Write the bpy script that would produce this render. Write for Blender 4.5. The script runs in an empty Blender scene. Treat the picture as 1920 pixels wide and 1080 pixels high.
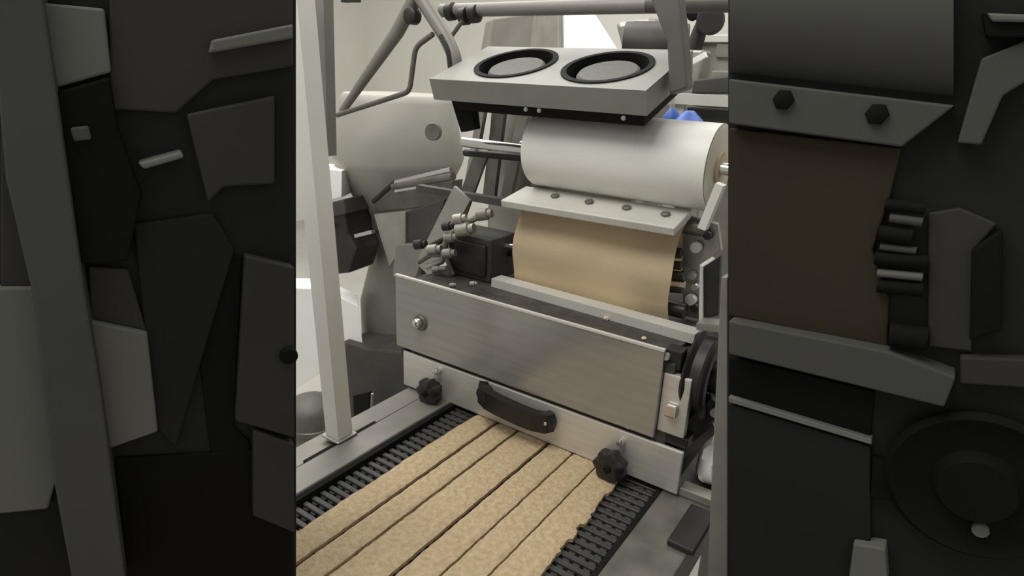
import bpy, bmesh, math, random
from mathutils import Vector, Matrix
random.seed(7)
S = bpy.context.scene
COL = S.collection

# ---------------------------------------------------------------- camera, world, lights, exposure
F = 1178.476
YAW, PITCH, ROLL = -0.590656, 0.331626, 0.0422629
CAM = Vector((0, 0, 1.0))
fw = Vector((math.sin(YAW)*math.cos(PITCH), math.cos(YAW)*math.cos(PITCH), -math.sin(PITCH)))
rt0 = fw.cross(Vector((0, 0, 1))).normalized()
up0 = rt0.cross(fw)
rt = rt0*math.cos(ROLL) + up0*math.sin(ROLL)
up = up0*math.cos(ROLL) - rt0*math.sin(ROLL)
cd = bpy.data.cameras.new('camera')
cam = bpy.data.objects.new('camera', cd)
COL.objects.link(cam)
cd.sensor_width = 36
cd.lens = 36*F/1920
cd.clip_start = 0.02
cam.matrix_world = Matrix(((rt.x, up.x, -fw.x, CAM.x), (rt.y, up.y, -fw.y, CAM.y), (rt.z, up.z, -fw.z, CAM.z), (0, 0, 0, 1)))
S.camera = cam

w = bpy.data.worlds.new('world')
S.world = w
w.use_nodes = True
bg = w.node_tree.nodes['Background']
bg.inputs[0].default_value = (1.0, 0.992, 0.965, 1)
bg.inputs[1].default_value = 0.52
def area(name, loc, target, sx, sy, power, col=(1, 0.985, 0.95)):
    l = bpy.data.lights.new(name, 'AREA')
    l.shape = 'RECTANGLE'; l.size = sx; l.size_y = sy; l.energy = power; l.color = col
    o = bpy.data.objects.new(name, l)
    COL.objects.link(o)
    o.location = loc
    o.rotation_euler = (Vector(target)-Vector(loc)).to_track_quat('-Z', 'Y').to_euler()
    return o
area('ceiling_light', (-1.3, 0.1, 3.0), (-1.1, 0.8, 0), 2.0, 1.4, 69)
area('ceiling_light', (-0.2, 3.4, 3.1), (-0.7, 1.8, 0.6), 2.2, 1.4, 42)
area('ceiling_light', (-3.0, 2.8, 3.1), (-2.6, 2.6, 0), 3.0, 2.0, 110)
S.view_settings.view_transform = 'Standard'
S.view_settings.look = 'None'
S.view_settings.gamma = 1
S.view_settings.use_curve_mapping = False
S.view_settings.exposure = 0.0

# ---------------------------------------------------------------- helpers
def ray(px, py):
    return rt*(px-960) + up*(540-py) + fw*F
def at(px, py, ax, v):            # point of the photograph that lies on the plane ax = v
    d = ray(px, py); k = 'XYZ'.index(ax)
    return CAM + d*((v-CAM[k])/d[k])
def atn(px, py, n, dist):         # point on the upright plane n.p = dist
    d = ray(px, py)
    return CAM + d*((dist - n.dot(CAM))/n.dot(d))

def lin(c):
    return tuple(((x/255+0.055)/1.055)**2.4 if x > 10 else x/255/12.92 for x in c)
MATS = {}
def mat(name, rgb, rough=0.6, metal=0.0, var=0.12, scale=8.0, bump=0.0, bscale=60.0, stretch=(1, 1, 1), spec=0.5, rgb2=None):
    m = bpy.data.materials.new(name); m.use_nodes = True
    nt = m.node_tree; b = nt.nodes['Principled BSDF']
    c = lin(rgb)
    tc = nt.nodes.new('ShaderNodeTexCoord'); mp = nt.nodes.new('ShaderNodeMapping')
    mp.inputs['Scale'].default_value = stretch
    nt.links.new(tc.outputs['Object'], mp.inputs['Vector'])
    n = nt.nodes.new('ShaderNodeTexNoise'); n.inputs['Scale'].default_value = scale; n.inputs['Detail'].default_value = 4
    nt.links.new(mp.outputs['Vector'], n.inputs['Vector'])
    r = nt.nodes.new('ShaderNodeValToRGB')
    c2 = lin(rgb2) if rgb2 else None
    r.color_ramp.elements[0].position = 0.3; r.color_ramp.elements[1].position = 0.7
    r.color_ramp.elements[0].color = (*(c2 if c2 else [x*(1-var) for x in c]), 1)
    r.color_ramp.elements[1].color = (*(c if c2 else [min(1, x*(1+var)) for x in c]), 1)
    nt.links.new(n.outputs['Fac'], r.inputs['Fac'])
    nt.links.new(r.outputs['Color'], b.inputs['Base Color'])
    b.inputs['Roughness'].default_value = rough; b.inputs['Metallic'].default_value = metal
    b.inputs['Specular IOR Level'].default_value = spec
    if bump:
        n2 = nt.nodes.new('ShaderNodeTexNoise'); n2.inputs['Scale'].default_value = bscale; n2.inputs['Detail'].default_value = 5
        nt.links.new(mp.outputs['Vector'], n2.inputs['Vector'])
        bp = nt.nodes.new('ShaderNodeBump'); bp.inputs['Strength'].default_value = bump; bp.inputs['Distance'].default_value = 0.01
        nt.links.new(n2.outputs['Fac'], bp.inputs['Height']); nt.links.new(bp.outputs['Normal'], b.inputs['Normal'])
    MATS[name] = m
    return m
M_upper = mat('brushed_steel', (154, 152, 145), 0.2, 0.45, 0.06, 5, 0.0, 40, (1, 1, 14))
M_lower = mat('satin_steel', (208, 205, 196), 0.42, 0.55, 0.06, 5, 0.03, 40, (1, 1, 14))
M_steel = mat('grey_steel', (160, 157, 148), 0.4, 0.6, 0.12, 9)
M_steeld = mat('worn_steel', (112, 109, 102), 0.45, 0.5, 0.25, 14)
M_bright = mat('polished_steel', (205, 203, 196), 0.2, 0.9, 0.05, 5)
M_rail = mat('grey_rail_steel', (128, 125, 118), 0.5, 0.35, 0.12, 9)
M_body = mat('dark_machine_steel', (68, 66, 62), 0.55, 0.3, 0.2, 10)
M_deck = mat('floury_dark_deck', (74, 70, 63), 0.6, 0.1, 0.2, 30, 0.1, 80, rgb2=(52, 50, 47))
M_black = mat('black_plastic', (26, 26, 24), 0.38, 0, 0.1, 8)
M_matte = mat('matte_black', (18, 18, 17), 0.8, 0, 0.15, 8, spec=0.2)
M_belt = mat('dark_belt_plastic', (56, 54, 51), 0.5, 0, 0.18, 20)
M_gear = mat('black_cast_iron', (38, 37, 35), 0.5, 0.2, 0.25, 20)
M_dough = mat('tan_nut_dough', (196, 176, 141), 0.75, 0, 0.1, 75, 0.5, 150, rgb2=(172, 149, 113))
M_crumb = mat('dry_dough', (205, 190, 160), 0.8)
M_roll = mat('white_film', (221, 219, 212), 0.45, 0, 0.03, 4, stretch=(1, 6, 6))
M_rollend = mat('cardboard_core', (190, 176, 148), 0.8, 0, 0.1, 14)
M_rollside = mat('film_edge', (200, 192, 174), 0.6, 0, 0.06, 30)
M_sheet = mat('tan_sheet', (236, 217, 182), 0.6, 0, 0.05, 5, 0.05, 90)
M_plate = mat('pale_aluminium', (200, 198, 190), 0.45, 0.2, 0.05, 9)
M_box = mat('grey_hammered_paint', (131, 129, 122), 0.55, 0.1, 0.06, 12, 0.04, 90)
M_boxdark = mat('grey_mesh', (92, 90, 85), 0.7, 0, 0.1, 60)
M_tube = mat('grey_tube', (122, 119, 112), 0.5, 0.1, 0.1, 9)
M_tubed = mat('dark_tube', (94, 91, 86), 0.5, 0.2, 0.12, 9)
M_fit = mat('tarnished_fitting_steel', (132, 129, 121), 0.5, 0.4, 0.2, 9)
M_drum = mat('dull_drum_steel', (104, 101, 95), 0.6, 0.2, 0.2, 9)
M_white = mat('white_paint', (214, 212, 204), 0.5, 0, 0.04, 5)
M_post = mat('cream_grey_paint', (212, 210, 202), 0.5, 0, 0.05, 5)
M_hop = mat('satin_hopper_steel', (162, 159, 150), 0.6, 0.2, 0.06, 3)
M_hopd = mat('hopper_neck_steel', (136, 133, 126), 0.45, 0.5, 0.15, 4)
M_carton = mat('white_carton', (238, 237, 232), 0.7, 0, 0.02, 3)
M_wall = mat('wall_paint', (220, 218, 209), 0.85, 0, 0.04, 1.2)
M_floor = mat('grey_floor', (176, 173, 166), 0.6, 0, 0.12, 2)
M_blue = mat('blue_plastic', (58, 96, 178), 0.5)
M_shade = mat('grey_machine_paint', (126, 123, 115), 0.6, 0.1, 0.15, 6)
# colours of the two added side units, with the strips' dimming painted in
D_body = mat('dimmed_body_paint', (27, 27, 25), 0.75, 0, 0.2, 3, spec=0.15)
D_blk = mat('dimmed_black_paint', (14, 14, 13), 0.8, 0, 0.2, 4, spec=0.1)
D_mid = mat('dimmed_mid_paint', (47, 46, 43), 0.7, 0, 0.12, 3, spec=0.15)
D_post = mat('dimmed_post_paint', (66, 66, 62), 0.7, 0, 0.06, 3, spec=0.15)
D_tag = mat('dimmed_plate_paint', (90, 90, 85), 0.7, 0, 0.05, 3, spec=0.15)
D_brown = mat('dimmed_tan_sheet', (50, 44, 33), 0.8, 0, 0.08, 3, spec=0.1)
D_lite = mat('dimmed_bright_steel', (100, 99, 94), 0.5, 0.2, 0.1, 5)

def tag(o, label=None, cat=None, group=None, kind=None):
    if label: o['label'] = label
    if cat: o['category'] = cat
    if group: o['group'] = group
    if kind: o['kind'] = kind
    return o
def empty(name, loc, label, cat, group=None):
    o = bpy.data.objects.new(name, None); COL.objects.link(o)
    o.location = loc; o.empty_display_size = 0.05
    return tag(o, label, cat, group)
def origin(o):
    v = Vector((0, 0, 0))
    while o is not None:
        v += o.location; o = o.parent
    return v
def link(name, bm, m, parent=None, loc=None, bev=0.0, smooth=False, seg=2):
    base = Vector(loc) if loc is not None else (origin(parent) if parent else Vector((0, 0, 0)))
    if bev:
        bmesh.ops.bevel(bm, geom=[e for e in bm.edges if len(e.link_faces) == 2 and e.calc_face_angle(0) > 0.5], offset=bev, segments=seg, affect='EDGES', profile=0.5)
    bmesh.ops.recalc_face_normals(bm, faces=bm.faces)
    bmesh.ops.translate(bm, verts=bm.verts, vec=-base)
    me = bpy.data.meshes.new(name); bm.to_mesh(me); bm.free()
    me.materials.append(m)
    if smooth:
        me.shade_smooth()
        try: me.set_sharp_from_angle(angle=math.radians(42))
        except Exception: pass
    o = bpy.data.objects.new(name, me); COL.objects.link(o)
    if parent:
        o.parent = parent
        o.location = base - origin(parent)
    else:
        o.location = base
    return o
def b_box(bm, x0, x1, y0, y1, z0, z1, rot=None):
    r = bmesh.ops.create_cube(bm, size=1)
    vs = r['verts']
    bmesh.ops.scale(bm, verts=vs, vec=(x1-x0, y1-y0, z1-z0))
    bmesh.ops.translate(bm, verts=vs, vec=((x0+x1)/2, (y0+y1)/2, (z0+z1)/2))
    if rot: bmesh.ops.transform(bm, matrix=rot, verts=vs)
def box(name, x0, x1, y0, y1, z0, z1, m, parent=None, bev=0.003, rot=None, loc=None):
    bm = bmesh.new(); b_box(bm, x0, x1, y0, y1, z0, z1, rot)
    return link(name, bm, m, parent, loc, bev)
def prism(name, pts, vec, m, parent=None, bev=0.002, loc=None):
    bm = bmesh.new(); vec = Vector(vec)
    a = [bm.verts.new(p) for p in pts]; b = [bm.verts.new(Vector(p)+vec) for p in pts]
    bm.faces.new(a); bm.faces.new(b[::-1])
    n = len(pts)
    for i in range(n): bm.faces.new((a[i], a[(i+1) % n], b[(i+1) % n], b[i]))
    bmesh.ops.recalc_face_normals(bm, faces=bm.faces)
    return link(name, bm, m, parent, loc, bev)
def b_sweep(bm, pts, sec, updir=(0, 0, 1), scales=None):
    pts = [Vector(p) for p in pts]; rings = []
    for i, p in enumerate(pts):
        t = (pts[min(i+1, len(pts)-1)] - pts[max(i-1, 0)]).normalized()
        u = Vector(updir); s = t.cross(u)
        if s.length < 1e-3: s = t.cross(Vector((1, 0, 0)))
        s.normalize(); u = s.cross(t)
        k = scales[i] if scales else 1
        rings.append([bm.verts.new(p + s*a*k + u*b*k) for a, b in sec])
    n = len(sec)
    for i in range(len(rings)-1):
        for j in range(n):
            bm.faces.new((rings[i][j], rings[i][(j+1) % n], rings[i+1][(j+1) % n], rings[i+1][j]))
    bm.faces.new(rings[0][::-1]); bm.faces.new(rings[-1])
def circ(r, n=14):
    return [(r*math.cos(2*math.pi*k/n), r*math.sin(2*math.pi*k/n)) for k in range(n)]
def smooth_path(pts, r, n=4):
    pts = [Vector(p) for p in pts]; out = [pts[0]]
    for i in range(1, len(pts)-1):
        a = pts[i] + (pts[i-1]-pts[i]).normalized()*r; b = pts[i] + (pts[i+1]-pts[i]).normalized()*r
        for k in range(n+1):
            t = k/n; out.append(a*(1-t)**2 + pts[i]*2*t*(1-t) + b*t*t)
    out.append(pts[-1]); return out
def tube(name, pts, r, m, parent=None, n=14, loc=None, scales=None):
    bm = bmesh.new(); b_sweep(bm, pts, circ(r, n), scales=scales)
    return link(name, bm, m, parent, loc, 0, True)
def bar(name, pts, a, b, m, parent=None, loc=None, updir=(0, 0, 1), bev=0.002):
    bm = bmesh.new(); b_sweep(bm, pts, [(-a/2, -b/2), (a/2, -b/2), (a/2, b/2), (-a/2, b/2)], updir)
    return link(name, bm, m, parent, loc, bev)
def b_lathe(bm, prof, o, axis, n=32, lobes=None):
    o = Vector(o); ax = Vector(axis).normalized()
    s = ax.cross(Vector((0, 0, 1)) if abs(ax.z) < 0.9 else Vector((1, 0, 0))).normalized(); u = ax.cross(s)
    rings = []
    for r, h in prof:
        ring = []
        for k in range(n):
            a = 2*math.pi*k/n
            rr = r*(1+lobes[1]*math.cos(lobes[0]*a)) if lobes else r
            ring.append(bm.verts.new(o + ax*h + s*rr*math.cos(a) + u*rr*math.sin(a)))
        rings.append(ring)
    for i in range(len(rings)-1):
        for k in range(n):
            bm.faces.new((rings[i][k], rings[i][(k+1) % n], rings[i+1][(k+1) % n], rings[i+1][k]))
    bm.faces.new(rings[0][::-1]); bm.faces.new(rings[-1])
def lathe(name, prof, o, axis, m, parent=None, n=32, lobes=None, loc=None):
    bm = bmesh.new(); b_lathe(bm, prof, o, axis, n, lobes)
    return link(name, bm, m, parent, loc, 0, True)
def cap(r, h, e=0.15):        # profile of a short turned piece with rounded rim
    return [(r*0.96, 0), (r, h*e), (r, h*(1-e)), (r*0.9, h)]

# ---------------------------------------------------------------- setting
FZ = -0.85
tag(box('floor', -7, 3.0, -1.5, 7.0, FZ-0.1, FZ, M_floor, bev=0), kind='structure')
tag(box('wall_back', -7, 3.0, 6.0, 6.15, FZ, 3.4, M_wall, bev=0), kind='structure')
tag(box('wall_left', -6.6, -6.45, -1.5, 6.0, FZ, 3.4, M_wall, bev=0), kind='structure')

# ---------------------------------------------------------------- conveyor
cv = empty('conveyor', (-0.77, 1.0, FZ), 'long conveyor with dark ribbed belt and grey side rails under the steel machine head', 'conveyor')
Y0, Y1 = 0.05, 1.9
box('left_rail', -1.205, -1.117, Y0, 1.9, -0.09, 0.018, M_rail, cv, 0.004)
box('rail_gasket', -1.222, -1.205, 0.872, 1.125, -0.02, 0.014, M_matte, cv, 0.002)
box('outer_flange', -1.30, -1.222, Y0, 1.9, -0.09, 0.004, M_rail, cv, 0.004)
box('right_rail', -0.418, -0.285, Y0, 1.9, -0.09, 0.006, M_steeld, cv, 0.004)
box('belt_guide', -1.117, -1.103, Y0, 1.9, -0.06, 0.010, M_matte, cv, 0.002)
box('belt_guide', -0.432, -0.418, Y0, 1.9, -0.06, 0.004, M_matte, cv, 0.002)
box('belt_bed', -1.103, -0.432, Y0, Y1, -0.06, -0.024, M_matte, cv, 0)
for x in (-1.26, -0.35):
    for y in (0.25, 1.75):
        box('conveyor_leg', x-0.03, x+0.03, y-0.03, y+0.03, FZ, -0.085, M_steel, cv, 0.004)
# belt slats: a bar with small finger notches at both ends
def slat_bm():
    bm = bmesh.new()
    b_box(bm, -0.334, 0.334, -0.0075, 0.0075, -0.014, 0.0)
    for s in (-1, 1):
        for k in range(3):
            x = s*(0.318-0.026*k)
            b_box(bm, x-0.009, x+0.009, -0.0125, 0.0125, -0.018, -0.006)
    return bm
bm = slat_bm(); bmesh.ops.bevel(bm, geom=bm.edges[:], offset=0.002, segments=1, affect='EDGES')
me = bpy.data.meshes.new('belt_slat'); bm.to_mesh(me); bm.free(); me.materials.append(M_belt)
PITCH_B = 0.0262
n_sl = int((1.62-0.1)/PITCH_B)
for i in range(n_sl):
    o = bpy.data.objects.new('belt_slat', me); COL.objects.link(o); o.parent = cv
    o.location = Vector((-0.7675, 0.1+i*PITCH_B, -0.004)) - cv.location

# ---------------------------------------------------------------- dough strips
def noise1(seed, y, f):
    return math.sin(y*f+seed*1.7)*0.5 + math.sin(y*f*2.3+seed*4.1)*0.3 + math.sin(y*f*5.1+seed*2.9)*0.2
edges = [(-1.022, 0.003, 14), (-0.940, 0.0010, 30), (-0.866, 0.0010, 30), (-0.760, 0.0010, 30), (-0.680, 0.001, 30), (-0.600, 0.001, 30), (-0.519, 0.004, 26)]
gaps = [0, 0.0054, 0.0042, 0.0054, 0.0028, 0.0023, 0]
places = ['leftmost of the six long tan dough strips on the belt', 'second long tan dough strip from the left, between two dark slits', 'wide third dough strip from the left, between two dark slits',
          'fourth dough strip from the left, right of the middle dark slit', 'fifth dough strip from the left, between two faint slits', 'rightmost dough strip with ragged outer edge beside the bare belt']
def dough(i):
    bm = bmesh.new(); ys = [0.15+1.24*k/200 for k in range(201)]; NX = 9; top = []; bot = []
    e0, a0, f0 = edges[i]; e1, a1, f1 = edges[i+1]
    for y in ys:
        fade = 1.0
        if i in (3, 4) : fade = 1.0
        xl = e0 + gaps[i] + a0*noise1(i, y, f0*2); xr = e1 - gaps[i+1] + a1*noise1(i+1, y, f1*2)
        if i == 5:
            xr += 0.0035*(1 if math.sin(y*61+math.sin(y*23)*2) > 0 else -1)
            if y > 1.20: xr -= (y-1.20)*0.10
        if i == 0 and y > 1.2: xl += (y-1.2)*0.06
        rt_, rb_ = [], []
        for j in range(NX):
            t = j/(NX-1); x = xl + (xr-xl)*t
            ed = min(t, 1-t)*(xr-xl)
            z = 0.0095 - 0.004*max(0, 1-ed/0.006)**2 + random.uniform(-1, 1)*0.0007
            rt_.append(bm.verts.new((x, y, z)))
        rb_ = [bm.verts.new((xl, y, -0.0035)), bm.verts.new((xr, y, -0.0035))]
        top.append(rt_); bot.append(rb_)
    for k in range(len(ys)-1):
        for j in range(NX-1): bm.faces.new((top[k][j], top[k][j+1], top[k+1][j+1], top[k+1][j]))
        bm.faces.new((bot[k][0], top[k][0], top[k+1][0], bot[k+1][0]))
        bm.faces.new((top[k][-1], bot[k][1], bot[k+1][1], top[k+1][-1]))
        bm.faces.new((bot[k][1], bot[k][0], bot[k+1][0], bot[k+1][1]))
    for k in (0, -1): bm.faces.new([bot[k][0]]+top[k]+[bot[k][1]])
    o = link('dough_strip', bm, M_dough, None, ((e0+e1)/2, 0.8, -0.0035), 0, True)
    tag(o, places[i], 'dough', 'dough strips on the conveyor belt')
for i in range(6): dough(i)

# ---------------------------------------------------------------- machine head
hd = empty('machine_head', (-0.86, 1.6, 0.012), 'stainless steel machine head with two wide front panels bridging the conveyor', 'machine')
PY = 1.345
# lower panel and upper panel
lp = box('lower_panel', -1.315, -0.378, PY, PY+0.012, 0.012, 0.134, M_lower, hd, 0.003)
upr = box('upper_panel', -1.342, -0.456, PY-0.002, PY+0.012, 0.146, 0.384, M_upper, hd, 0.003)
upr['label'] = 'tall polished upper panel'
bar('panel_lip', [(-1.342, PY+0.002, 0.386), (-0.456, PY+0.002, 0.386)], 0.011, 0.006, M_plate, upr, bev=0.001)
eb = box('end_bracket', -0.456, -0.386, PY+0.012, PY+0.035, 0.165, 0.325, M_lower, hd, 0.003)
box('bracket_pad', -0.437, -0.408, PY-0.004, PY+0.012, 0.218, 0.252, M_bright, eb, 0.004)
box('lower_bracket', -0.462, -0.375, PY+0.016, PY+0.06, 0.135, 0.165, M_black, hd, 0.003)
# main body behind the panels
box('body', -1.325, -0.43, PY+0.014, 1.95, 0.10, 0.352, M_body, hd, 0.005)
box('side_cheek', -1.34, -1.29, PY+0.014, 1.95, 0.022, 0.352, M_body, hd, 0.004)
box('side_cheek', -0.43, -0.40, PY+0.04, 1.95, 0.012, 0.28, M_body, hd, 0.004)
box('deck', -1.30, -0.45, PY+0.014, 1.6, 0.352, 0.364, M_deck, hd, 0.002)
# pull handle
hp = [(-0.985, PY-0.004, 0.098), (-0.975, PY-0.030, 0.097), (-0.945, PY-0.046, 0.094), (-0.90, PY-0.052, 0.091), (-0.84, PY-0.052, 0.087), (-0.79, PY-0.046, 0.083), (-0.757, PY-0.030, 0.081), (-0.747, PY-0.004, 0.081)]
hp = [(x, PY-(PY-y)*0.8, z+0.008) for x, y, z in hp]
h = bar('pull_handle', hp, 0.026, 0.056, M_black, hd, bev=0.005)
for x, z in ((-0.972, 0.104), (-0.755, 0.089)):
    lathe('handle_foot', cap(0.023, 0.03), (x, PY, z), (0, -1, 0), M_black, h, 20)
    lathe('handle_screw', cap(0.006, 0.006), (x+0.004, PY-0.03, z+0.004), (0, -1, 0), M_bright, h, 12)
# lobed knobs
for x, z, r in ((-1.168, 0.052, 0.041), (-0.546, 0.048, 0.043)):
    k = lathe('star_knob', [(r*0.45, 0), (r*0.5, 0.022), (r*0.95, 0.024), (r, 0.034), (r*0.98, 0.052), (r*0.8, 0.058), (r*0.3, 0.060)], (x, PY, z), (0, -1, 0), M_black, hd, 48, (7, 0.09))
    lathe('knob_stud', cap(0.010, 0.008), (x, PY-0.058, z), (0, -1, 0), M_matte, k, 12)
# small pins above the knobs, round boss on the upper panel
for x, z in ((-1.162, 0.112), (-0.538, 0.106)):
    lathe('locating_pin', cap(0.010, 0.018), (x, PY, z), (0, -1, 0), M_bright, hd, 14)
pb = lathe('panel_boss', [(0.024, 0), (0.026, 0.004), (0.022, 0.008)], (-1.235, PY-0.002, 0.253), (0, -1, 0), M_steeld, hd, 24)
lathe('boss_bolt', [(0.016, 0), (0.016, 0.012), (0.011, 0.02), (0.003, 0.023)], (-1.238, PY-0.008, 0.255), (0, -1, 0), M_bright, pb, 18)
# rail bracket at the right
box('sensor_block', -0.335, -0.272, 1.165, 1.325, 0.0065, 0.022, M_gear, cv, 0.004)
box('foot_bracket', -0.378, -0.285, PY+0.01, PY+0.05, 0.0068, 0.03, M_steel, hd, 0.003)
# lower bar across the deck
bar('guide_bar', [(-1.085, 1.528, 0.377), (-0.43, 1.505, 0.377)], 0.05, 0.026, M_plate, hd, bev=0.004)
# left motor block on the deck
mb = box('drive_block', -1.275, -1.105, 1.52, 1.66, 0.364, 0.505, M_body, hd, 0.006)
box('block_cover', -1.262, -1.118, 1.508, 1.522, 0.385, 0.485, M_gear, mb, 0.004)
# leaning frame plates at the left
bar('frame_plate', [at(795, 505, 'Y', 1.56), at(868, 362, 'Y', 1.56)], 0.012, 0.075, M_steel, hd, updir=(1, 0, 0))
bar('frame_plate', [at(838, 470, 'Y', 1.66), at(905, 285, 'Y', 1.66)], 0.012, 0.05, M_steeld, hd, updir=(1, 0, 0))
for a, b, wd, mm, y in (((880, 345), (905, 205), 0.03, M_steel, 1.78), ((918, 372), (938, 200), 0.05, M_steeld, 1.82), ((950, 372), (985, 205), 0.04, M_steel, 1.78), ((985, 380), (978, 290), 0.05, M_shade, 1.84)):
    bar('frame_strut', [at(*a, 'Y', y), at(*b, 'Y', y)], 0.02, wd, mm, hd, updir=(1, 0, 0))
box('rear_cover', -1.40, -0.82, 1.90, 1.94, 0.35, 0.96, M_steel, hd, 0.004)
# cross rods left of the roll
tube('cross_rod', [at(868, 266, 'Y', 1.62), at(990, 282, 'Y', 1.62)], 0.016, M_bright, hd)
tube('cross_rod', [at(872, 286, 'Y', 1.66), at(985, 296, 'Y', 1.66)], 0.012, M_gear, hd)
bar('cross_bar', [at(786, 352, 'Y', 1.58), at(985, 386, 'Y', 1.58)], 0.03, 0.022, M_body, hd)
tube('spindle_stub', [at(928, 460, 'Y', 1.60), at(968, 463, 'Y', 1.60)], 0.009, M_bright, hd)
tube('spindle_stub', [at(928, 472, 'Y', 1.62), at(968, 476, 'Y', 1.62)], 0.010, M_gear, hd)
# fittings in front of the drive block
for px, py, r, mm in ((908, 402, 0.018, M_fit), (872, 430, 0.022, M_steel), (845, 445, 0.016, M_fit), (842, 475, 0.016, M_fit), (815, 468, 0.018, M_steel), (840, 424, 0.014, M_gear), (862, 410, 0.016, M_steel), (820, 505, 0.012, M_fit), (888, 532, 0.008, M_fit), (788, 458, 0.016, M_gear), (850, 535, 0.008, M_fit)):
    p = at(px, py, 'Y', 1.47 if py < 520 else 1.40)
    lathe('pipe_fitting', [(r*0.6, -r*1.4), (r, -r*1.2), (r, r*0.6), (r*0.7, r*0.7), (r*0.7, r*1.4)], p, (1, 0.25, 0.25), mm, hd, 12)
for pts, r, mm in (([(800, 500), (830, 490), (836, 450), (862, 425), (905, 402)], 0.010, M_steel), ([(785, 492), (808, 478), (835, 478), (850, 515)], 0.008, M_steeld), ([(812, 505), (838, 503)], 0.009, M_fit), ([(806, 462), (850, 440), (880, 438)], 0.009, M_gear)):
    tube('coolant_pipe', smooth_path([at(x, y, 'Y', 1.50) for x, y in pts], 0.012) if len(pts) > 2 else [at(x, y, 'Y', 1.47) for x, y in pts], r, mm, hd, 10)

# bolted plate under the roll (leans back)
PL = [Vector((-1.06, 1.500, 0.640)), Vector((-0.525, 1.500, 0.646)), Vector((-0.525, 1.612, 0.675)), Vector((-1.045, 1.612, 0.671))]
bp = prism('bolted_plate', PL, (0, 0.006, -0.022), M_plate, hd, 0.003)
nrm = (PL[1]-PL[0]).cross(PL[3]-PL[0]).normalized()
for px, py in ((1041, 369), (1105, 380), (1175, 391), (1248, 403)):
    d = ray(px, py); p = CAM + d*(nrm.dot(PL[0]-CAM)/nrm.dot(d))
    lathe('hex_bolt', cap(0.013, 0.007), p, nrm, M_steeld, bp, 6)
lathe('guide_roller', [(0.012, -0.30), (0.022, -0.29), (0.022, 0.29), (0.012, 0.30)], (-0.785, 1.640, 0.625), (1, 0, 0), M_steeld, hd, 20)
# right side: roller ends, plates, strut, pulley
for (x0, y0), (x1, y1), r, mm in (((1240, 470), (1278, 474), 0.013, M_black), ((1240, 482), (1278, 487), 0.008, M_bright), ((1240, 494), (1278, 498), 0.013, M_black), ((1238, 504), (1278, 507), 0.006, M_rollend), ((1236, 512), (1284, 517), 0.014, M_black),
                               ((1238, 528), (1284, 534), 0.011, M_bright), ((1240, 540), (1280, 544), 0.010, M_black), ((1250, 572), (1285, 584), 0.022, M_black)):
    tube('roller_end', [at(x0-30, y0-4, 'Y', 1.60), at(x1, y1, 'Y', 1.60)], r, mm, hd, 12)
prism('side_plate', [at(1278, 400, 'Y', 1.66), at(1345, 420, 'Y', 1.66), at(1352, 470, 'Y', 1.66), at(1316, 500, 'Y', 1.66), at(1312, 600, 'Y', 1.66), at(1280, 592, 'Y', 1.66)], (0, 0.02, 0), M_steel, hd, 0.003)
for px, py, r, mm in ((1308, 462, 0.016, M_plate), (1300, 515, 0.012, M_steel), (1306, 535, 0.010, M_bright), (1298, 560, 0.016, M_plate), (1306, 575, 0.012, M_gear), (1330, 440, 0.012, M_gear)):
    lathe('side_bolt', cap(r, 0.02), at(px, py, 'Y', 1.655), (0, -1, 0), mm, hd, 12)
prism('side_bracket', [at(1312, 496, 'Y', 1.53), at(1318, 500, 'Y', 1.53), at(1318, 600, 'Y', 1.53), at(1310, 602, 'Y', 1.53)], (0, 0.10, 0), M_plate, hd, 0.001)
prism('side_bracket', [at(1320, 500, 'Y', 1.54), at(1350, 480, 'Y', 1.54), at(1346, 592, 'Y', 1.54), at(1318, 598, 'Y', 1.54)], (0, 0.02, 0), M_gear, hd, 0.002)
bar('roll_arm', [at(1318, 428, 'Y', 1.52), at(1352, 345, 'Y', 1.52)], 0.02, 0.028, M_white, hd, updir=(0, 1, 0))
bar('shelf_bar', [at(1312, 607, 'Y', 1.50), at(1366, 612, 'Y', 1.50)], 0.05, 0.018, M_steel, hd)
pl = lathe('pulley', [(0.05, -0.032), (0.104, -0.030), (0.110, -0.022), (0.098, -0.012), (0.098, 0.012), (0.110, 0.022), (0.104, 0.030), (0.085, 0.031), (0.080, 0.018), (0.04, 0.018), (0.038, 0.04), (0.012, 0.042)], (-0.385, 1.46, 0.30), (1, 0, 0), M_gear, hd, 40)
lathe('hub_bolt', cap(0.010, 0.012), (-0.343, 1.46, 0.30), (1, 0, 0), M_bright, pl, 10)
bar('drive_strut', [at(1256, 835, 'Y', 1.40), at(1345, 752, 'Y', 1.44)], 0.03, 0.045, M_gear, hd)
bar('drive_strut', [at(1262, 860, 'Y', 1.42), at(1342, 800, 'Y', 1.46)], 0.02, 0.02, M_steeld, hd)
lathe('strut_bolt', cap(0.012, 0.012), at(1342, 772, 'Y', 1.40), (0, -1, 0), M_bright, hd, 12)
box('strut_block', -0.462, -0.42, PY+0.02, PY+0.06, 0.335, 0.385, M_gear, hd, 0.004)
lathe('corner_bolt', cap(0.010, 0.016), at(1252, 668, 'Y', PY+0.02), (0, -1, 0.3), M_steel, hd, 12)

# grey cover bag behind the strut
bm = bmesh.new()
bmesh.ops.create_icosphere(bm, subdivisions=3, radius=1)
for v in bm.verts:
    v.co *= 1 + 0.10*math.sin(v.co.x*7+v.co.z*5)*math.cos(v.co.y*6)
    v.co = Vector((v.co.x*0.050, v.co.y*0.10, v.co.z*0.075 if v.co.z > 0 else v.co.z*0.035)) + Vector((-0.325, 1.50, 0.046))
tag(link('cloth_bundle', bm, M_post, None, (-0.325, 1.50, 0.0), 0, True), 'pale crumpled cloth lying on the right rail behind the lower panel end', 'cloth')

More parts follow.
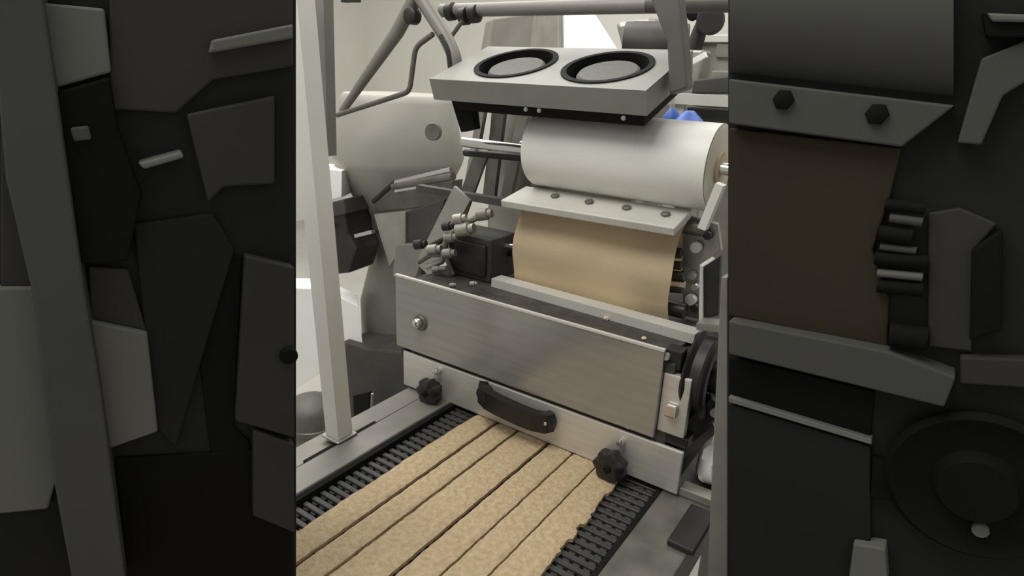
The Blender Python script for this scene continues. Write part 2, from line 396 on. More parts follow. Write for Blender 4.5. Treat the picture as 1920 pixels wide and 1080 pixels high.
# crumbs on the deck
for i, (px, py, r, lb) in enumerate(((1136, 600, 0.009, 'leftmost and largest dough crumb on the dark deck below the guide bar'), (1181, 608, 0.006, 'small dough crumb on the dark deck, middle of the three'), (1207, 637, 0.007, 'pale dough crumb nearest the right end of the bright panel lip'))):
    p = at(px, py, 'Z', 0.364)
    bm = bmesh.new(); bmesh.ops.create_icosphere(bm, subdivisions=2, radius=r)
    for v in bm.verts: v.co *= random.uniform(0.75, 1.15); v.co.z *= 0.7
    bmesh.ops.translate(bm, verts=bm.verts, vec=p+Vector((0, 0, r*0.55)))
    tag(link('dough_crumb', bm, M_crumb, None, p), lb, 'crumb', 'dough crumbs on the deck')

# ---------------------------------------------------------------- film roll and tan sheet
fr = empty('film_roll', (-0.76, 1.64, 0.70), 'large white film roll mounted crosswise above the bolted plate', 'roll')
lathe('film', [(0.050, -0.268), (0.109, -0.268), (0.112, -0.262), (0.112, 0.265), (0.112, 0.270), (0.050, 0.268)], (-0.752, 1.645, 0.786), (1, 0, 0), M_roll, fr, 56)
lathe('film_edge', [(0.040, 0.262), (0.106, 0.271), (0.100, 0.2735), (0.040, 0.2735)], (-0.752, 1.645, 0.786), (1, 0, 0), M_rollside, fr, 40)
lathe('core', [(0.028, -0.275), (0.042, -0.275), (0.042, 0.279), (0.028, 0.279)], (-0.752, 1.645, 0.786), (1, 0, 0), M_rollend, fr, 28)
lathe('spindle', [(0.014, -0.34), (0.016, -0.335), (0.016, 0.40), (0.014, 0.405)], (-0.752, 1.645, 0.786), (1, 0, 0), M_bright, fr, 20)

prof = [(1.604, 0.644), (1.594, 0.62), (1.578, 0.585), (1.562, 0.555), (1.548, 0.525), (1.543, 0.500), (1.545, 0.470), (1.553, 0.440), (1.560, 0.410), (1.565, 0.372)]
bm = bmesh.new(); rows = []
NXs = 24
for q, (y, z) in enumerate(prof):
    f = q/(len(prof)-1)
    row = []
    for j in range(NXs+1):
        t = j/NXs
        xl = -1.040 + 0.0*f; xr = -0.530 - 0.006*math.sin(f*9) - 0.006*(1-abs(2*f-1))
        x = xl + (xr-xl)*t
        row.append(bm.verts.new((x, y + 0.004*math.sin(t*9+q*0.5)*(0.3+t), z)))
    rows.append(row)
for q in range(len(rows)-1):
    for j in range(NXs): bm.faces.new((rows[q][j], rows[q][j+1], rows[q+1][j+1], rows[q+1][j]))
r = bmesh.ops.solidify(bm, geom=bm.faces[:], thickness=0.003)
tag(link('tan_sheet', bm, M_sheet, None, (-0.785, 1.55, 0.386), 0, True), 'wide tan sheet hanging from the bolted plate down to the pale guide bar', 'sheet')

# ---------------------------------------------------------------- tilted box with two round fan openings
TILT = math.radians(20)
RB = Matrix.Translation(Vector((0, 1.45, 0.970))) @ Matrix.Rotation(TILT, 4, 'X')
fb = empty('fan_box', (-0.955, 1.60, 0.93), 'grey tilted box with two round black-rimmed fan openings above the white roll', 'fan unit')
def rb(x, y, z): return RB @ Vector((x, y, z))
RBZ = RB.to_3x3() @ Vector((0, 0, 1))
holes = [(-1.088, 0.153), (-0.792, 0.147)]
# body: top sheet with two round holes, walls, floor
bm = bmesh.new()
X0, X1, V0, V1, TH = -1.293, -0.618, 0.0, 0.300, -0.062
N = 40; HR = 0.121
def ring(c, r, z): return [bm.verts.new(rb(c[0]+r*math.cos(2*math.pi*k/N), c[1]+r*math.sin(2*math.pi*k/N), z)) for k in range(N)]
def sq(c, hx0, hx1, z):
    out = []
    for k in range(N):
        a = 2*math.pi*k/N; ca, sa = math.cos(a), math.sin(a)
        lx = (hx1-c[0]) if ca > 0 else (c[0]-hx0); ly = (V1-c[1]) if sa > 0 else (c[1]-V0)
        s = min(lx/abs(ca) if abs(ca) > 1e-6 else 9, ly/abs(sa) if abs(sa) > 1e-6 else 9)
        out.append(bm.verts.new(rb(c[0]+ca*s, c[1]+sa*s, z)))
    return out
XM = -0.940
for c, a, b in ((holes[0], X0, XM), (holes[1], XM, X1)):
    i0 = ring(c, HR, 0); o0 = sq(c, a, b, 0); i1 = ring(c, HR, TH+0.01)
    cs = [(a, V0), (b, V0), (b, V1), (a, V1)]
    for k in range(N):
        bm.faces.new((i0[k], i0[(k+1) % N], o0[(k+1) % N], o0[k]))
        bm.faces.new((i1[k], i1[(k+1) % N], i0[(k+1) % N], i0[k]))
    # corner fillers
    for cx, cy in cs:
        ang = math.atan2(cy-c[1], cx-c[0]) % (2*math.pi); k = int(ang/(2*math.pi)*N)
        v = bm.verts.new(rb(cx, cy, 0))
        try: bm.faces.new((o0[k], v, o0[(k+1) % N]))
        except Exception: pass
pt = [rb(X0, V0, 0), rb(X1, V0, 0), rb(X1, V1, 0), rb(X0, V1, 0)]
pbm = [rb(X0, V0, TH), rb(X1, V0, TH), rb(X1, V1, TH), rb(X0, V1, TH)]
tv = [bm.verts.new(p) for p in pt]; bv = [bm.verts.new(p) for p in pbm]
for k in range(4): bm.faces.new((tv[k], tv[(k+1) % 4], bv[(k+1) % 4], bv[k]))
bm.faces.new(bv)
body = link('box_body', bm, M_box, fb, None, 0)
def open_ring(name, prof_, c, m, parent):
    bm = bmesh.new(); n = 44; rr = []
    for r_, h_ in prof_:
        rr.append([bm.verts.new(rb(c[0]+r_*math.cos(2*math.pi*k/n), c[1]+r_*math.sin(2*math.pi*k/n), h_)) for k in range(n)])
    for i in range(len(rr)):
        a, b = rr[i], rr[(i+1) % len(rr)]
        for k in range(n): bm.faces.new((a[k], a[(k+1) % n], b[(k+1) % n], b[k]))
    return link(name, bm, m, parent, None, 0, True)
for c in holes:
    g = open_ring('fan_rim', [(HR-0.012, 0.004), (HR+0.003, 0.004), (HR+0.003, 0.0005), (HR-0.001, -0.001), (HR-0.001, -0.045), (HR-0.012, -0.045)], c, M_matte, fb)
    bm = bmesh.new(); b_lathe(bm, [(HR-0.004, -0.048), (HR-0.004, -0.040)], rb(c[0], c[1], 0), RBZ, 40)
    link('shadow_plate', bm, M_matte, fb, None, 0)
    bm = bmesh.new(); b_lathe(bm, [(0.082, -0.040), (0.084, -0.012), (0.078, -0.006), (0.03, -0.005)], rb(c[0]+0.004, c[1]-0.006, 0), RBZ, 36)
    hub = link('fan_filter', bm, M_boxdark, fb, None, 0, True)
# dark underside with brackets
prism('underside_trough', [rb(X0+0.06, 0.02, TH), rb(X1-0.02, 0.02, TH), rb(X1-0.02, 0.24, TH), rb(X0+0.06, 0.24, TH)], (0, 0.02, -0.035), M_matte, fb, 0.003)
prism('box_bracket', [at(845, 186, 'Y', 1.54), at(884, 190, 'Y', 1.54), at(890, 242, 'Y', 1.54), at(864, 248, 'Y', 1.54)], (0, 0.03, 0), M_matte, fb, 0.002)
for px in (987, 1012, 1170):
    lathe('underside_screw', cap(0.006, 0.006), at(px, 205+(px-987)*0.09, 'Y', 1.475), (0, -1, 0), M_steel, fb, 10)

# ---------------------------------------------------------------- overhead tube frame
of = empty('tube_frame', (-1.2, 1.9, 0.9), 'grey tubular overhead frame with a splayed brace above the fan box', 'frame')
FY = 1.75
tube('top_tube', [at(828, 20, 'Y', FY), at(1225, 10, 'Y', FY)], 0.021, M_tube, of, 18)
tube('top_tube', [at(1215, 8, 'Y', FY), at(1500, 2, 'Y', FY)], 0.024, M_tubed, of, 18)
for px, py in ((846, 22), (872, 30), (890, 26)):
    lathe('tube_clamp', [(0.018, -0.014), (0.028, -0.012), (0.028, 0.012), (0.018, 0.014)], at(px, py, 'Y', FY-0.01), (1, 0, 0.1), M_gear, of, 14)
tube('clamp_rod', [at(868, 38, 'Y', FY-0.03), at(848, 66, 'Y', FY-0.03)], 0.007, M_tubed, of, 8)
tube('left_brace', [at(782, -10, 'Y', 1.62), at(745, 60, 'Y', 1.62), at(642, 208, 'Y', 1.62)], 0.019, M_tube, of, 16, scales=[1.25, 1.2, 0.72])
tube('right_brace', smooth_path([at(780, -18, 'Y', 1.60), at(836, 70, 'Y', 1.60), at(853, 108, 'Y', 1.60), at(853, 140, 'Y', 1.60)], 0.02), 0.022, M_tube, of, 16)
tube('brace_liner', smooth_path([at(826, 66, 'Y', 1.575), at(840, 92, 'Y', 1.575), at(845, 138, 'Y', 1.575)], 0.02), 0.007, M_gear, of, 8)
lathe('brace_joint', [(0.02, -0.02), (0.026, -0.015), (0.026, 0.015), (0.02, 0.02)], at(773, 30, 'Y', 1.59), (0, 1, 0), M_gear, of, 16)
tube('bent_rod', smooth_path([at(632, 216, 'Y', 1.58), at(768, 172, 'Y', 1.58), at(779, 88, 'Y', 1.58), at(812, 64, 'Y', 1.58)], 0.025), 0.0085, M_tubed, of, 10)
prism('right_upright', [at(1216, -10, 'Y', 1.555), at(1272, -10, 'Y', 1.555), at(1281, 80, 'Y', 1.555), at(1288, 166, 'Y', 1.555), at(1254, 178, 'Y', 1.555), at(1250, 80, 'Y', 1.555)], (0, 0.05, 0), M_tubed, of, 0.006)
box('lamp_bracket', *(lambda p: (p.x-0.06, p.x+0.06, p.y-0.02, p.y+0.02, p.z-0.012, p.z+0.012))(at(658, 0, 'Y', 2.6)), M_gear, of, 0.003)

# ---------------------------------------------------------------- steel hopper at the left
HO = at(748, 300, 'Y', 2.05)
hp_ = empty('hopper', (HO.x, HO.y, FZ), 'big satin steel hopper with a narrow neck behind the machine head at the left', 'hopper')
def hz(py): return at(748, py, 'Y', 2.05).z
sc = (HO-CAM).dot(fw)/F
lathe('hopper_bowl', [(96*sc, hz(176)), (100*sc, hz(180)), (104*sc, hz(190)), (112*sc, hz(240)), (122*sc, hz(292)), (118*sc, hz(305)), (60*sc, hz(420)), (52*sc, hz(425))], (HO.x, HO.y, 0), (0, 0, 1), M_hop, hp_, 56)
lathe('hopper_neck', [(54*sc, hz(410)), (50*sc, hz(480)), (74*sc, hz(560)), (76*sc, hz(780)), (60*sc, FZ)], (HO.x-10*sc, HO.y, 0), (0, 0, 1), M_hopd, hp_, 40)
lathe('sight_port', cap(14*sc, 0.02), at(815, 247, 'Y', 1.84), (0.25, -1, 0.1), M_steeld, hp_, 16)
for a, b, r, mm in (((742, 342), (846, 318), 0.010, M_bright), ((742, 357), (800, 348), 0.009, M_bright), ((700, 378), (742, 340), 0.010, M_gear), ((738, 350), (850, 330), 0.016, M_steeld)):
    tube('hopper_lever', [at(*a, 'Y', 1.78), at(*b, 'Y', 1.78)], r, mm, hp_, 12)
prism('hopper_flange', [at(700, 372, 'Y', 1.84), at(752, 352, 'Y', 1.84), at(850, 338, 'Y', 1.84), at(846, 380, 'Y', 1.84), at(770, 392, 'Y', 1.84), at(704, 398, 'Y', 1.84)], (0, 0.06, 0), M_steeld, hp_, 0.004)
prism('support_plate', [at(762, 398, 'Y', 1.80), at(835, 372, 'Y', 1.80), at(812, 445, 'Y', 1.80), at(795, 515, 'Y', 1.80), at(745, 515, 'Y', 1.80)], (0, 0.05, 0), M_body, hp_, 0.004)
prism('support_plate', [at(700, 402, 'Y', 1.79), at(760, 396, 'Y', 1.79), at(760, 455, 'Y', 1.79), at(730, 500, 'Y', 1.79), at(714, 450, 'Y', 1.79)], (0, 0.05, 0), M_steel, hp_, 0.004)
prism('support_plate', [at(742, 458, 'Y', 1.77), at(800, 458, 'Y', 1.77), at(780, 520, 'Y', 1.77), at(735, 520, 'Y', 1.77)], (0, 0.05, 0), M_shade, hp_, 0.004)
bar('catch', [at(668, 442, 'Y', 1.66), at(700, 434, 'Y', 1.66)], 0.02, 0.014, M_bright, hp_)
box('hopper_base', HO.x-0.28, HO.x+0.22, 1.95, 2.2, FZ, -0.35, M_body, hp_, 0.01)
prism('side_tank', [at(640, 640, 'Y', 1.72), at(690, 655, 'Y', 1.72), at(758, 660, 'Y', 1.72), at(770, 800, 'Y', 1.72), at(640, 820, 'Y', 1.72)], (0, 0.2, 0), M_body, hp_, 0.01)

# ---------------------------------------------------------------- posts, cartons, motor, drum at the left
def post(name, a, b, wd, dp, m, label):
    a, b = Vector(a), Vector(b)
    root = empty(name, a, label, 'post')
    bar('post_tube', [a, b], wd, dp, m, root, updir=(0, 1, 0), bev=0.006)
    return root
pr = post('guard_post', at(637, 822, 'Y', 1.005), at(556, -40, 'Y', 1.005), 0.052, 0.05, M_post, 'pale grey leaning guard post standing at the left rail of the conveyor')
box('post_foot', *(lambda p: (p.x-0.036, p.x+0.036, p.y-0.036, p.y+0.036, 0.019, 0.026))(at(637, 826, 'Y', 1.005)), M_steel, pr, 0.004)
bar('post_channel', [at(612, 290, 'Y', 1.10), at(603, -40, 'Y', 1.10)], 0.045, 0.03, M_tube, pr, updir=(0, 1, 0))

tag(prism('white_carton', [at(548, 540, 'Y', 1.76), at(606, 542, 'Y', 1.76), at(672, 574, 'Y', 1.76), at(681, 655, 'Y', 1.76), at(640, 672, 'Y', 1.76), at(548, 735, 'Y', 1.76)], (-0.12, 0.10, 0), M_carton, None, 0.004, loc=at(610, 700, 'Y', 1.8)), 'bright white carton low behind the leaning pale post', 'carton', 'white cartons behind the post')
tag(prism('white_carton', [at(572, 312, 'Y', 1.75), at(641, 320, 'Y', 1.75), at(640, 370, 'Y', 1.75), at(598, 383, 'Y', 1.75), at(572, 385, 'Y', 1.75)], (-0.06, 0.12, 0), M_carton, None, 0.003, loc=at(610, 383, 'Y', 1.78)), 'small white carton above the dark motor behind the post', 'carton', 'white cartons behind the post')
mo = prism('drive_motor', [at(596, 390, 'Y', 1.72), at(644, 376, 'Y', 1.72), at(652, 440, 'Y', 1.72), at(668, 470, 'Y', 1.72), at(655, 512, 'Y', 1.72), at(618, 516, 'Y', 1.72)], (-0.02, 0.16, 0), M_gear, hp_, 0.01)
prism('motor_cap', [at(594, 386, 'Y', 1.71), at(644, 373, 'Y', 1.71), at(648, 402, 'Y', 1.71), at(600, 412, 'Y', 1.71)], (-0.02, 0.18, 0), M_body, mo, 0.006)
lathe('motor_plug', cap(0.016, 0.03), at(622, 420, 'Y', 1.72), (0.2, -1, 0), M_steel, mo, 14)
bar('motor_mount', [at(640, 450, 'Y', 1.86), at(705, 440, 'Y', 1.98)], 0.05, 0.06, M_body, hp_)
dr = at(584, 775, 'Y', 1.45)
dm = empty('steel_drum', (dr.x, dr.y, FZ), 'rounded steel drum standing left of the post foot', 'drum')
lathe('drum_shell', [(0.10, FZ), (0.105, FZ+0.01), (0.105, dr.z-0.02), (0.10, dr.z+0.03), (0.08, dr.z+0.06), (0.04, dr.z+0.075), (0.01, dr.z+0.08)], (dr.x, dr.y, 0), (0, 0, 1), M_drum, dm, 36)
lathe('drum_band', [(0.104, dr.z-0.06), (0.109, dr.z-0.055), (0.109, dr.z-0.035), (0.104, dr.z-0.03)], (dr.x, dr.y, 0), (0, 0, 1), M_steeld, dm, 36)
# small black gate frame beside the rail
wg = empty('wire_gate', at(690, 786, 'Y', 1.22), 'dark little panel with a pale wire edge standing on the left rail beside the post', 'gate')
prism('gate_panel', [at(662, 742, 'Y', 1.24), at(692, 735, 'Y', 1.24), at(692, 788, 'Y', 1.24), at(664, 802, 'Y', 1.24)], (0, 0.01, 0), M_matte, wg, 0.001)
tube('gate_wire', smooth_path([at(664, 806, 'Y', 1.22), at(696, 787, 'Y', 1.22), at(698, 738, 'Y', 1.22)], 0.01), 0.004, M_steel, wg, 8)

# right post
gp2 = empty('guard_post', at(1345, 1180, 'Y', 1.18), 'slim grey tapered guard post in front of the black pulley at the right', 'post')
prism('post_blade', [at(1352, 520, 'Y', 1.18), at(1364, 520, 'Y', 1.18), at(1364, 1180, 'Y', 1.18), at(1321, 1180, 'Y', 1.18)], (0, 0.03, 0), M_tube, gp2, 0.002)
q0 = at(1321, 1175, 'Y', 1.18); q1 = at(1364, 1175, 'Y', 1.18)
box('post_foot', q0.x, q1.x-0.002, 1.175, 1.215, FZ, q0.z, M_tube, gp2, 0.002)

# ---------------------------------------------------------------- background behind the frame
A = at(1057, 300, 'Y', 4.0)
ch = empty('white_chute', (A.x, 4.2, FZ), 'white tapered chute far behind the two fan openings', 'chute')
pz0, pz1 = at(1057, 118, 'Y', 4.0).z, at(1057, 10, 'Y', 4.0).z
bm = bmesh.new()
lo = [at(980, 112, 'Y', 4.25), at(1058, 118, 'Y', 4.0), at(1172, 110, 'Y', 4.25), at(1090, 105, 'Y', 4.6)]
hi = [at(1018, 4, 'Y', 4.2), at(1057, 4, 'Y', 4.08), at(1100, 4, 'Y', 4.2), at(1062, 4, 'Y', 4.4)]
for q in (lo, hi):
    z = sum(p.z for p in q)/4
    for p in q: p.z = z
a = [bm.verts.new(p) for p in lo]; b = [bm.verts.new(p) for p in hi]
for k in range(4): bm.faces.new((a[k], a[(k+1) % 4], b[(k+1) % 4], b[k]))
bm.faces.new(a); bm.faces.new(b)
link('chute_cone', bm, M_carton, ch, None, 0.006)
prism('chute_shaded_side', [lo[0]+Vector((-0.02, -0.05, 0)), lo[1]+Vector((-0.02, -0.05, 0)), hi[1]+Vector((-0.02, -0.05, 0)), hi[0]+Vector((-0.02, -0.05, 0))], (0.01, 0.03, 0), M_steel, ch, 0.002)  # grey panel: shading of the chute's left face put into colour
box('chute_stand', A.x-0.3, A.x+0.3, 4.0, 4.6, FZ, lo[0].z-0.005, M_post, ch, 0.01)
gp = at(960, 120, 'Y', 3.4)
cab = empty('grey_cabinet', (gp.x, 3.5, FZ), 'grey cabinet with a slanted top left of the white chute in the background', 'cabinet')
prism('cabinet_body', [at(905, 150, 'Y', 3.4), at(926, 34, 'Y', 3.4), at(1002, 24, 'Y', 3.4), at(985, 150, 'Y', 3.4)], (-0.25, 0.25, 0), M_shade, cab, 0.01)
box('cabinet_base', gp.x-0.12, gp.x+0.08, 3.42, 3.7, FZ, at(950, 150, 'Y', 3.4).z, M_shade, cab, 0.01)
mg = at(1190, 90, 'Y', 3.2)
bmch = empty('grey_mixer', (mg.x, 3.3, FZ), 'blurred grey mixer behind the right fan opening', 'mixer')
prism('mixer_head', [at(1150, 40, 'Y', 3.2), at(1225, 30, 'Y', 3.2), at(1240, 120, 'Y', 3.2), at(1170, 120, 'Y', 3.2)], (0, 0.35, 0), M_steel, bmch, 0.03)
lathe('mixer_motor', cap(0.10, 0.3), at(1172, 80, 'Y', 3.05), (1, 0.3, 0), M_body, bmch, 24)
box('mixer_base', mg.x-0.14, mg.x+0.14, 3.22, 3.55, FZ, at(1190, 119, 'Y', 3.2).z, M_steel, bmch, 0.02)
# work table and apparatus at the upper right
wt = at(1320, 190, 'Y', 2.5)
tb = empty('work_table', (wt.x, 2.6, FZ), 'pale steel table frame with dark shelves behind the white roll', 'table')
p0 = at(1262, 184, 'Y', 2.5); p1 = at(1460, 196, 'Y', 2.5)
bar('table_rail', [p0, p1], 0.05, 0.04, M_plate, tb)
bar('table_rail', [p0, p0+Vector((-0.12, -0.45, -0.05))], 0.04, 0.035, M_plate, tb)
box('table_shelf', p0.x+0.03, p1.x, 2.55, 2.95, p0.z-0.20, p0.z-0.03, M_body, tb, 0.006)
box('table_shelf', p0.x+0.10, p1.x, 2.62, 2.95, p0.z+0.03, p0.z+0.11, M_shade, tb, 0.006)
for x in (p0.x+0.03, p1.x-0.03):
    for y in (2.52, 2.9): box('table_leg', x-0.02, x+0.02, y-0.02, y+0.02, FZ, p0.z-0.02, M_plate, tb, 0.003)
bar('table_strip', [at(1288, 122, 'Y', 2.45), at(1324, 102, 'Y', 2.45)], 0.02, 0.02, M_carton, tb)
prism('dark_box', [at(1300, 150, 'Y', 2.6), at(1368, 142, 'Y', 2.6), at(1368, 176, 'Y', 2.6), at(1296, 176, 'Y', 2.6)], (0, 0.25, 0), M_body, tb, 0.006)
ap = empty('robot_arm', at(1310, 110, 'Y', 2.78), 'dark jointed arm in the far upper right above the table', 'arm')
tube('arm_link', [at(1298, 100, 'Y', 2.78), at(1312, 58, 'Y', 2.78), at(1322, 30, 'Y', 2.78)], 0.030, M_gear, ap, 14, scales=[1.2, 1, 0.8])
lathe('arm_joint', cap(0.055, 0.10), at(1333, 40, 'Y', 2.74), (0.3, -1, 0), M_gear, ap, 20)
lathe('arm_joint', cap(0.025, 0.07), at(1299, 28, 'Y', 2.74), (0.3, -1, 0), M_matte, ap, 14)
box('arm_column', *(lambda p: (p.x-0.06, p.x+0.06, 2.72, 2.84, FZ, p.z+0.02))(at(1300, 104, 'Y', 2.78)), M_steel, ap, 0.01)
fc = at(1345, 100, 'Y', 3.3)
fcab = empty('pale_cabinet', (fc.x, 3.4, FZ), 'pale cabinet with ledges in the far upper right corner', 'cabinet')
box('cabinet_body', fc.x-0.10, fc.x+0.6, 3.3, 3.7, FZ, at(1345, 72, 'Y', 3.3).z, M_steel, fcab, 0.01)
box('cabinet_ledge', fc.x-0.12, fc.x+0.6, 3.26, 3.32, at(1345, 72, 'Y', 3.3).z-0.02, at(1345, 66, 'Y', 3.3).z, M_white, fcab, 0.004)
box('cabinet_window', fc.x+0.0, fc.x+0.5, 3.27, 3.30, at(1345, 108, 'Y', 3.3).z, at(1345, 82, 'Y', 3.3).z, M_shade, fcab, 0.004)
for nm, pts, dx, lb in (('blue_cone', (1292, 222), 0.045, 'blue cone peeking over the white roll'), ('blue_tub', (1260, 217), 0.03, 'small blue tub left of the blue cone behind the white roll')):
    p = at(*pts, 'Y', 2.05)
    lathe_o = lathe(nm, [(dx, -0.05), (dx, -0.005), (dx*0.45, 0.018), (dx*0.3, 0.024)], p, (0, 0, 1), M_blue, None, 20, loc=p+Vector((0, 0, -0.05)))
    tag(lathe_o, lb, nm.split('_')[1])
sb = at(1276, 235, 'Y', 2.05)
ss = empty('side_shelf', (sb.x, 2.05, FZ), 'narrow pale shelf behind the white roll, under the blue cone', 'shelf')
box('shelf_top', sb.x-0.14, sb.x+0.30, 1.98, 2.14, at(1292, 222, 'Y', 2.05).z-0.075, at(1292, 222, 'Y', 2.05).z-0.052, M_plate, ss, 0.003)
box('shelf_column', sb.x+0.02, sb.x+0.08, 2.03, 2.09, FZ, at(1292, 222, 'Y', 2.05).z-0.07, M_steel, ss, 0.003)

# ---------------------------------------------------------------- added unit at the left, dimming of the side strip put into its colours
NL = Vector((math.sin(math.radians(-63)), math.cos(math.radians(-63)), 0))
def L(px, py, d=1.0): return atn(px, py, NL, d)
lu = empty('dimmed_unit_left', (-1.6, 0.1, FZ), 'added tall unit in dimmed colours with a post on its face, far left', 'machine')
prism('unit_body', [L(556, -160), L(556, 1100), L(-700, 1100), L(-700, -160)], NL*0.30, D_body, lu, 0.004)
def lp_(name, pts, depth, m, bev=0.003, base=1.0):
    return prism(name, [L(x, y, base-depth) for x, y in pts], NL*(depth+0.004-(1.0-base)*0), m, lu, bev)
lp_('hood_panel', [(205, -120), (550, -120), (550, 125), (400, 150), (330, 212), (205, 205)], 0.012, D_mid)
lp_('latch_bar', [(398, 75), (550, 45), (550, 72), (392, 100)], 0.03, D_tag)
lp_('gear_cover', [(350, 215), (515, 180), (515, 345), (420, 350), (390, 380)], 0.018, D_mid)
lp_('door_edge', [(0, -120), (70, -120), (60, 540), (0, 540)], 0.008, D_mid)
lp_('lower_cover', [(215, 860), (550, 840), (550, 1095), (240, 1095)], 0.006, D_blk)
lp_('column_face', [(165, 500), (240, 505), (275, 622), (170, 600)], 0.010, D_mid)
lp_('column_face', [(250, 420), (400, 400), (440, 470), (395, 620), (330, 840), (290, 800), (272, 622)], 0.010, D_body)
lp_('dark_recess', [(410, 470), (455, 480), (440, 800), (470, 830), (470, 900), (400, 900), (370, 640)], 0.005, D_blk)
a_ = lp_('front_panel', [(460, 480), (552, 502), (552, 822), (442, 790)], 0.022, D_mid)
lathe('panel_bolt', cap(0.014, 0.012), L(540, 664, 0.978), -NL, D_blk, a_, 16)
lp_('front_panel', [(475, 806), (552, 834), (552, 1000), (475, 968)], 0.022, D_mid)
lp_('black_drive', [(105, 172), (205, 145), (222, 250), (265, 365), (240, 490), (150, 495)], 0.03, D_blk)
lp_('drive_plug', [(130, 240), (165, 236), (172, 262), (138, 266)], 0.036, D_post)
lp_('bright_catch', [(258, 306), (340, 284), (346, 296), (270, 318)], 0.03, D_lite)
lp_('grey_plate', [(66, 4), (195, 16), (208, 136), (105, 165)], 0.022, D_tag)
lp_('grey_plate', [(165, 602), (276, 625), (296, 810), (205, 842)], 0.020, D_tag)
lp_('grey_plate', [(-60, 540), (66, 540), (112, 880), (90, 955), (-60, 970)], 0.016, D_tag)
lp_('dimmed_post', [(-30, -120), (62, -120), (104, 165), (150, 495), (190, 740), (236, 1095), (136, 1095), (100, 900), (62, 560), (10, 335)], 0.045, D_post)
prism('unit_base', [(-1.335, -0.34, FZ), (-1.335, 0.19, FZ), (-1.75, -0.62, FZ), (-1.75, -1.15, FZ)], (0, 0, 1.15), D_body, lu, 0.004)

# ---------------------------------------------------------------- added unit at the right, its dark colours carry the side strip's dimming
RY = 1.12
def R_(px, py, d=0.0): return at(px, py, 'Y', RY-d)
ru = empty('dimmed_unit_right', (0.1, 1.35, FZ), 'added tall unit in dimmed colours with drum and sheet on its face, far right', 'machine')
bot = -0.30
def down(p, z): q = p.copy(); q.z = z; return q
e0, e1 = R_(1364, 200), R_(1364, 1000)
rb0 = e0+(e1-e0)*((FZ-e0.z)/(e1.z-e0.z))          # the slanted left edge runs on down to the floor
f1 = R_(2500, -150)
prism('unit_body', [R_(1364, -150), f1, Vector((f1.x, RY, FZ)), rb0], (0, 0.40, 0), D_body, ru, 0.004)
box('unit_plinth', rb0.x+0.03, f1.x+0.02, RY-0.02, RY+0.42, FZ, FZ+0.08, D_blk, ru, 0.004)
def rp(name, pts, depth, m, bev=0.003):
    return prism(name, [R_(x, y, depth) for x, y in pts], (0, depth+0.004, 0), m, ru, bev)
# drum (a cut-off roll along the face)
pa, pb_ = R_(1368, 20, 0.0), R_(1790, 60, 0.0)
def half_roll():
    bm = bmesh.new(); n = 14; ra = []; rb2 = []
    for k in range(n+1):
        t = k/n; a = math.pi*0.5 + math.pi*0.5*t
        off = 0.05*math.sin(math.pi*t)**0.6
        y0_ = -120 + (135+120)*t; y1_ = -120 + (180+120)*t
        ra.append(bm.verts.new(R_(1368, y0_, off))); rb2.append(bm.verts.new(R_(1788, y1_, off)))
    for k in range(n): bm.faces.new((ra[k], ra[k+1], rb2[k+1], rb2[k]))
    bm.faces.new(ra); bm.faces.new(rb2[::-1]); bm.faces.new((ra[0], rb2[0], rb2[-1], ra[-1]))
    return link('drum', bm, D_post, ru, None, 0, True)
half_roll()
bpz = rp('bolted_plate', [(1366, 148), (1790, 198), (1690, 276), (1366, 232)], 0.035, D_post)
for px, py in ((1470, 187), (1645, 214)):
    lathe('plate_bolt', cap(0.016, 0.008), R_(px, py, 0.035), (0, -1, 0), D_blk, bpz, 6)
rp('dimmed_tan_sheet', [(1366, 240), (1690, 278), (1668, 370), (1636, 470), (1666, 560), (1664, 655), (1366, 592)], 0.012, D_brown)
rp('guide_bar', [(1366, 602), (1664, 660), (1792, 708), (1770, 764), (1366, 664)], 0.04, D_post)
rp('deck_strip', [(1366, 668), (1640, 735), (1632, 822), (1366, 742)], 0.008, D_blk)
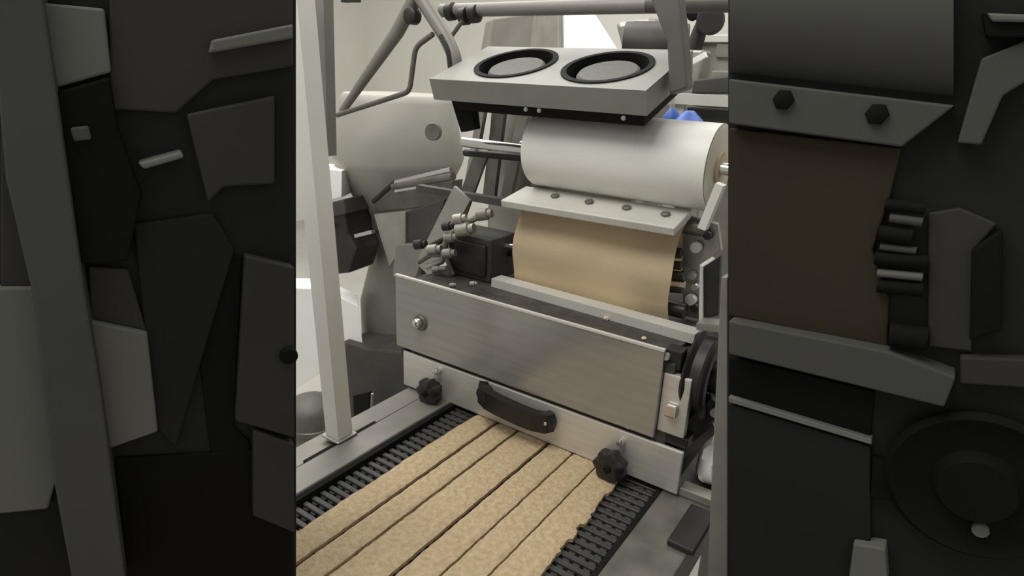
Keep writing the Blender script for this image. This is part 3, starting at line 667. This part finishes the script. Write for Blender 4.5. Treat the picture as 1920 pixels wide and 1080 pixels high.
rp('deck_lip', [(1366, 744), (1634, 824), (1634, 834), (1366, 754)], 0.02, D_lite, 0.001)
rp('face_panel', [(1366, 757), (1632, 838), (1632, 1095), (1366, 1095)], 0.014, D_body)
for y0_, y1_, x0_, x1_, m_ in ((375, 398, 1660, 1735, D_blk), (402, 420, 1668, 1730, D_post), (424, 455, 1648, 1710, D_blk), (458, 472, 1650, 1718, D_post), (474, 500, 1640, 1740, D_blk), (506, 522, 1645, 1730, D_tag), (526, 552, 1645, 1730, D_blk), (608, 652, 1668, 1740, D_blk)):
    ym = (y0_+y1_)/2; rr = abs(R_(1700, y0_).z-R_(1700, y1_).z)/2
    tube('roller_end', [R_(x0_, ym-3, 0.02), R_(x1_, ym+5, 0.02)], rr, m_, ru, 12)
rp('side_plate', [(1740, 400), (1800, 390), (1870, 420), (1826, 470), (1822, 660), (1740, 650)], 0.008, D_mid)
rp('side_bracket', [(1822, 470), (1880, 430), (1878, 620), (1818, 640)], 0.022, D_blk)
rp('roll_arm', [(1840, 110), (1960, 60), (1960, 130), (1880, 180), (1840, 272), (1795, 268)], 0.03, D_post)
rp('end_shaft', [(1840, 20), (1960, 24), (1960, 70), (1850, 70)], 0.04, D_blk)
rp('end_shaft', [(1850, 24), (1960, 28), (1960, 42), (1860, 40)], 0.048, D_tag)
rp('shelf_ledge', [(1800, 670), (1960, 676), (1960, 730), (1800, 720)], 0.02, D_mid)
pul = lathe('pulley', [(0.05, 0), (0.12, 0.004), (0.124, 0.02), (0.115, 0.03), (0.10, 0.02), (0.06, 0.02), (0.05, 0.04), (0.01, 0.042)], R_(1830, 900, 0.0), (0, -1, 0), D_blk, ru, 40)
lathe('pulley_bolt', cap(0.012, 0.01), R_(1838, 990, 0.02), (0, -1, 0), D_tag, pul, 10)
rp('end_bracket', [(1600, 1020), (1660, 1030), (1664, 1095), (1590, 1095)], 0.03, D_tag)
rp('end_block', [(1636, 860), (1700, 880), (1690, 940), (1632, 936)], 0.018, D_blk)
